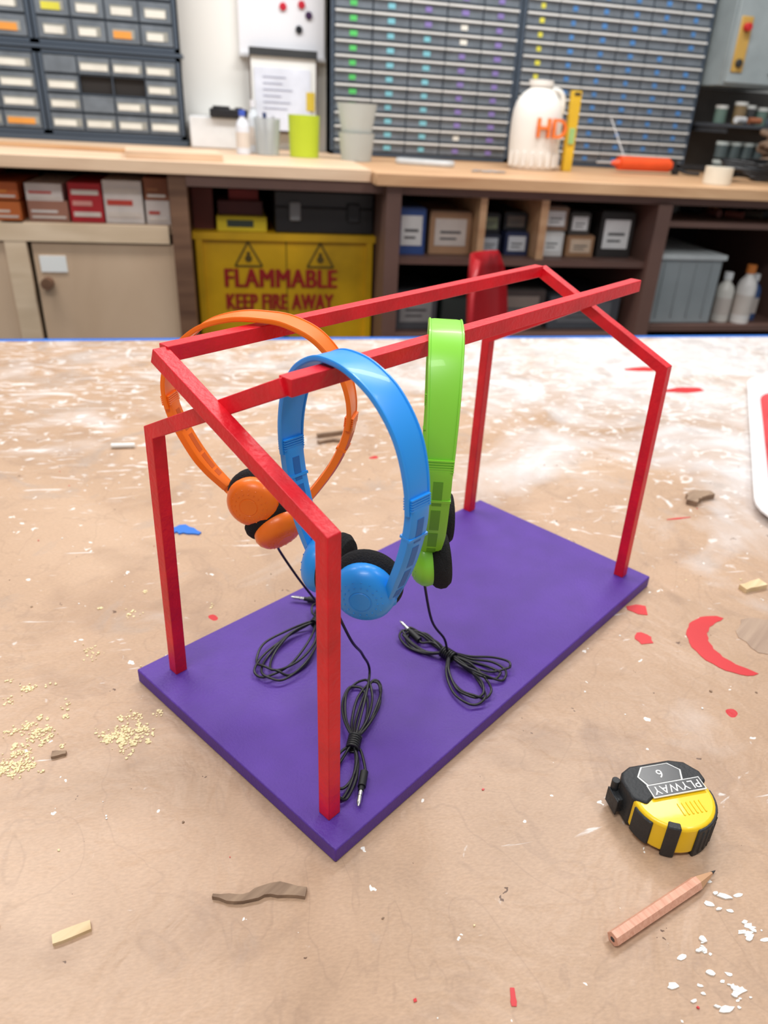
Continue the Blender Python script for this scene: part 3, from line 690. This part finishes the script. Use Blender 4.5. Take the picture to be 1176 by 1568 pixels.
M_lime=mat('lime_plastic',(184,204,48),.3,.04);M_clr=mat('clear_plastic',(206,214,216),.15,.02,alpha=.45);M_frost=mat('frosted_plastic',(200,206,202),.35,.05,alpha=.7)
cup('lime_cup',.205,2.40,.048,.052,.125,M_lime)
cup('clear_beaker',.085,2.42,.038,.044,.11,M_clr)
b=Multi()
for k in range(7):
    a=k*.9;b.cyl((.085+.015*math.cos(a),2.42+.015*math.sin(a),1.07),(.085+.036*math.cos(a),2.42+.03*math.sin(a),1.17+.01*(k%3)),.005,b.c(((50,50,55),(180,180,185),(40,60,110))[k%3]),8)
b.done('pens_and_tools')
bottle('squeeze_bottle',.005,2.40,1.065,.022,.13,(215,218,225),(60,90,190));bottle('squeeze_bottle',.045,2.50,1.065,.022,.16,(215,220,225),(230,230,235))
cup('deli_tub',.375,2.36,.050,.060,.085,M_frost,1.063);cup('deli_tub',.375,2.36,.050,.066,.085,M_frost,1.149)
b=MB();b.box((-.13,-.10,0),(.13,.10,.018),0);b.build('plywood_offcut',[M_ply],TR(-.20,2.10,1.065)@Matrix.Rotation(.1,4,'Z'))
b=MB();b.box((-.6,-.03,0),(.55,.03,.010),0);b.build('wood_batten',[M_pine],TR(-.82,2.30,1.065)@Matrix.Rotation(-.15,4,'Z'))
M_bag=mat('clear_bag',(215,220,222),.2,.1,20,.8,40,alpha=.7)
sl=MB();P=rrect(.20,.07,.03)
sl.prism(P,0,.018,0);sl.build('plastic_bag',[M_bag],TR(.60,2.30,1.063)@Matrix.Rotation(-.35,4,'Z'),None,.006,3)
b=Multi()
for k in range(8): b.cyl((.70+.012*k,2.08+.01*(k%3),1.066),(.72+.012*k,2.10-.012*(k%4),1.068),.003,b.c((150,150,150),.3),6)
b.done('scattered_screws')
b=Multi();og=b.c((232,84,34),.4);bk=b.c((40,40,42),.5)
b.cyl((1.36,2.40,1.095),(1.58,2.42,1.095),.024,og,20);b.cyl((1.33,2.40,1.095),(1.36,2.40,1.095),.006,og,10,r2=.014);b.cyl((1.27,2.395,1.095),(1.34,2.40,1.095),.003,b.c((200,200,200),.3),8)
b.box((1.575,2.40,1.075),(1.60,2.44,1.12),bk);b.box((1.60,2.41,1.064),(1.62,2.43,1.10),bk);b.box((1.60,2.41,1.085),(1.74,2.43,1.10),bk)
b.done('caulk_gun')
cable('caulk_gun_trigger',[(1.60,2.42,1.09),(1.64,2.40,1.074),(1.69,2.38,1.072)],.006,M_black,bpy.data.objects['caulk_gun'])
b=Multi();b.lathe([(.022,0),(.045,0),(.045,.052),(.022,.052),(.022,0)],b.c((226,218,200)),TR(1.55,2.05,1.063),28);b.done('masking_tape_roll')
b=Multi();b.cyl((1.46,2.5,1.066),(1.40,2.60,1.24),.0025,b.c((210,210,210),.3),8);b.done('metal_rod')

# red chair behind the table
M_ch=mat('red_chair_plastic',(170,20,30),.35)
ch=empty('red_chair',TR(.80,1.66,0)@Matrix.Rotation(math.radians(56),4,'Z'))
b=MB();n=9
rows_=[]
for i in range(9):
    t=i/8;z=.50+.37*t;wd=.20*math.sqrt(max(.05,1-(t**4)*.75))
    rows_.append([V((-wd+2*wd*j/(n-1),.17+.04*t-.05*(abs(j-(n-1)/2)/((n-1)/2))**2,z)) for j in range(n)])
vs=[p for r in rows_ for p in r];b.add(vs,[(i*n+j,i*n+j+1,(i+1)*n+j+1,(i+1)*n+j) for i in range(8) for j in range(n-1)],0,True)
o=b.build('backrest',[M_ch],Matrix(),ch);s_=o.modifiers.new('solid','SOLIDIFY');s_.thickness=.012
b=MB();b.prism(rrect(.40,.38,.06),.44,.458,0);b.build('seat',[M_ch],Matrix(),ch,bevel=.006)
b=MB()
for x in(-.17,.17):
    b.cyl((x,-.15,.44),(x*1.15,-.19,0),.012,0,12);b.cyl((x,.15,.44),(x*1.15,.20,0),.012,0,12);b.cyl((x*.9,.17,.44),(x*.9,.18,.62),.010,0,12)
b.build('legs',[M_black],Matrix(),ch)
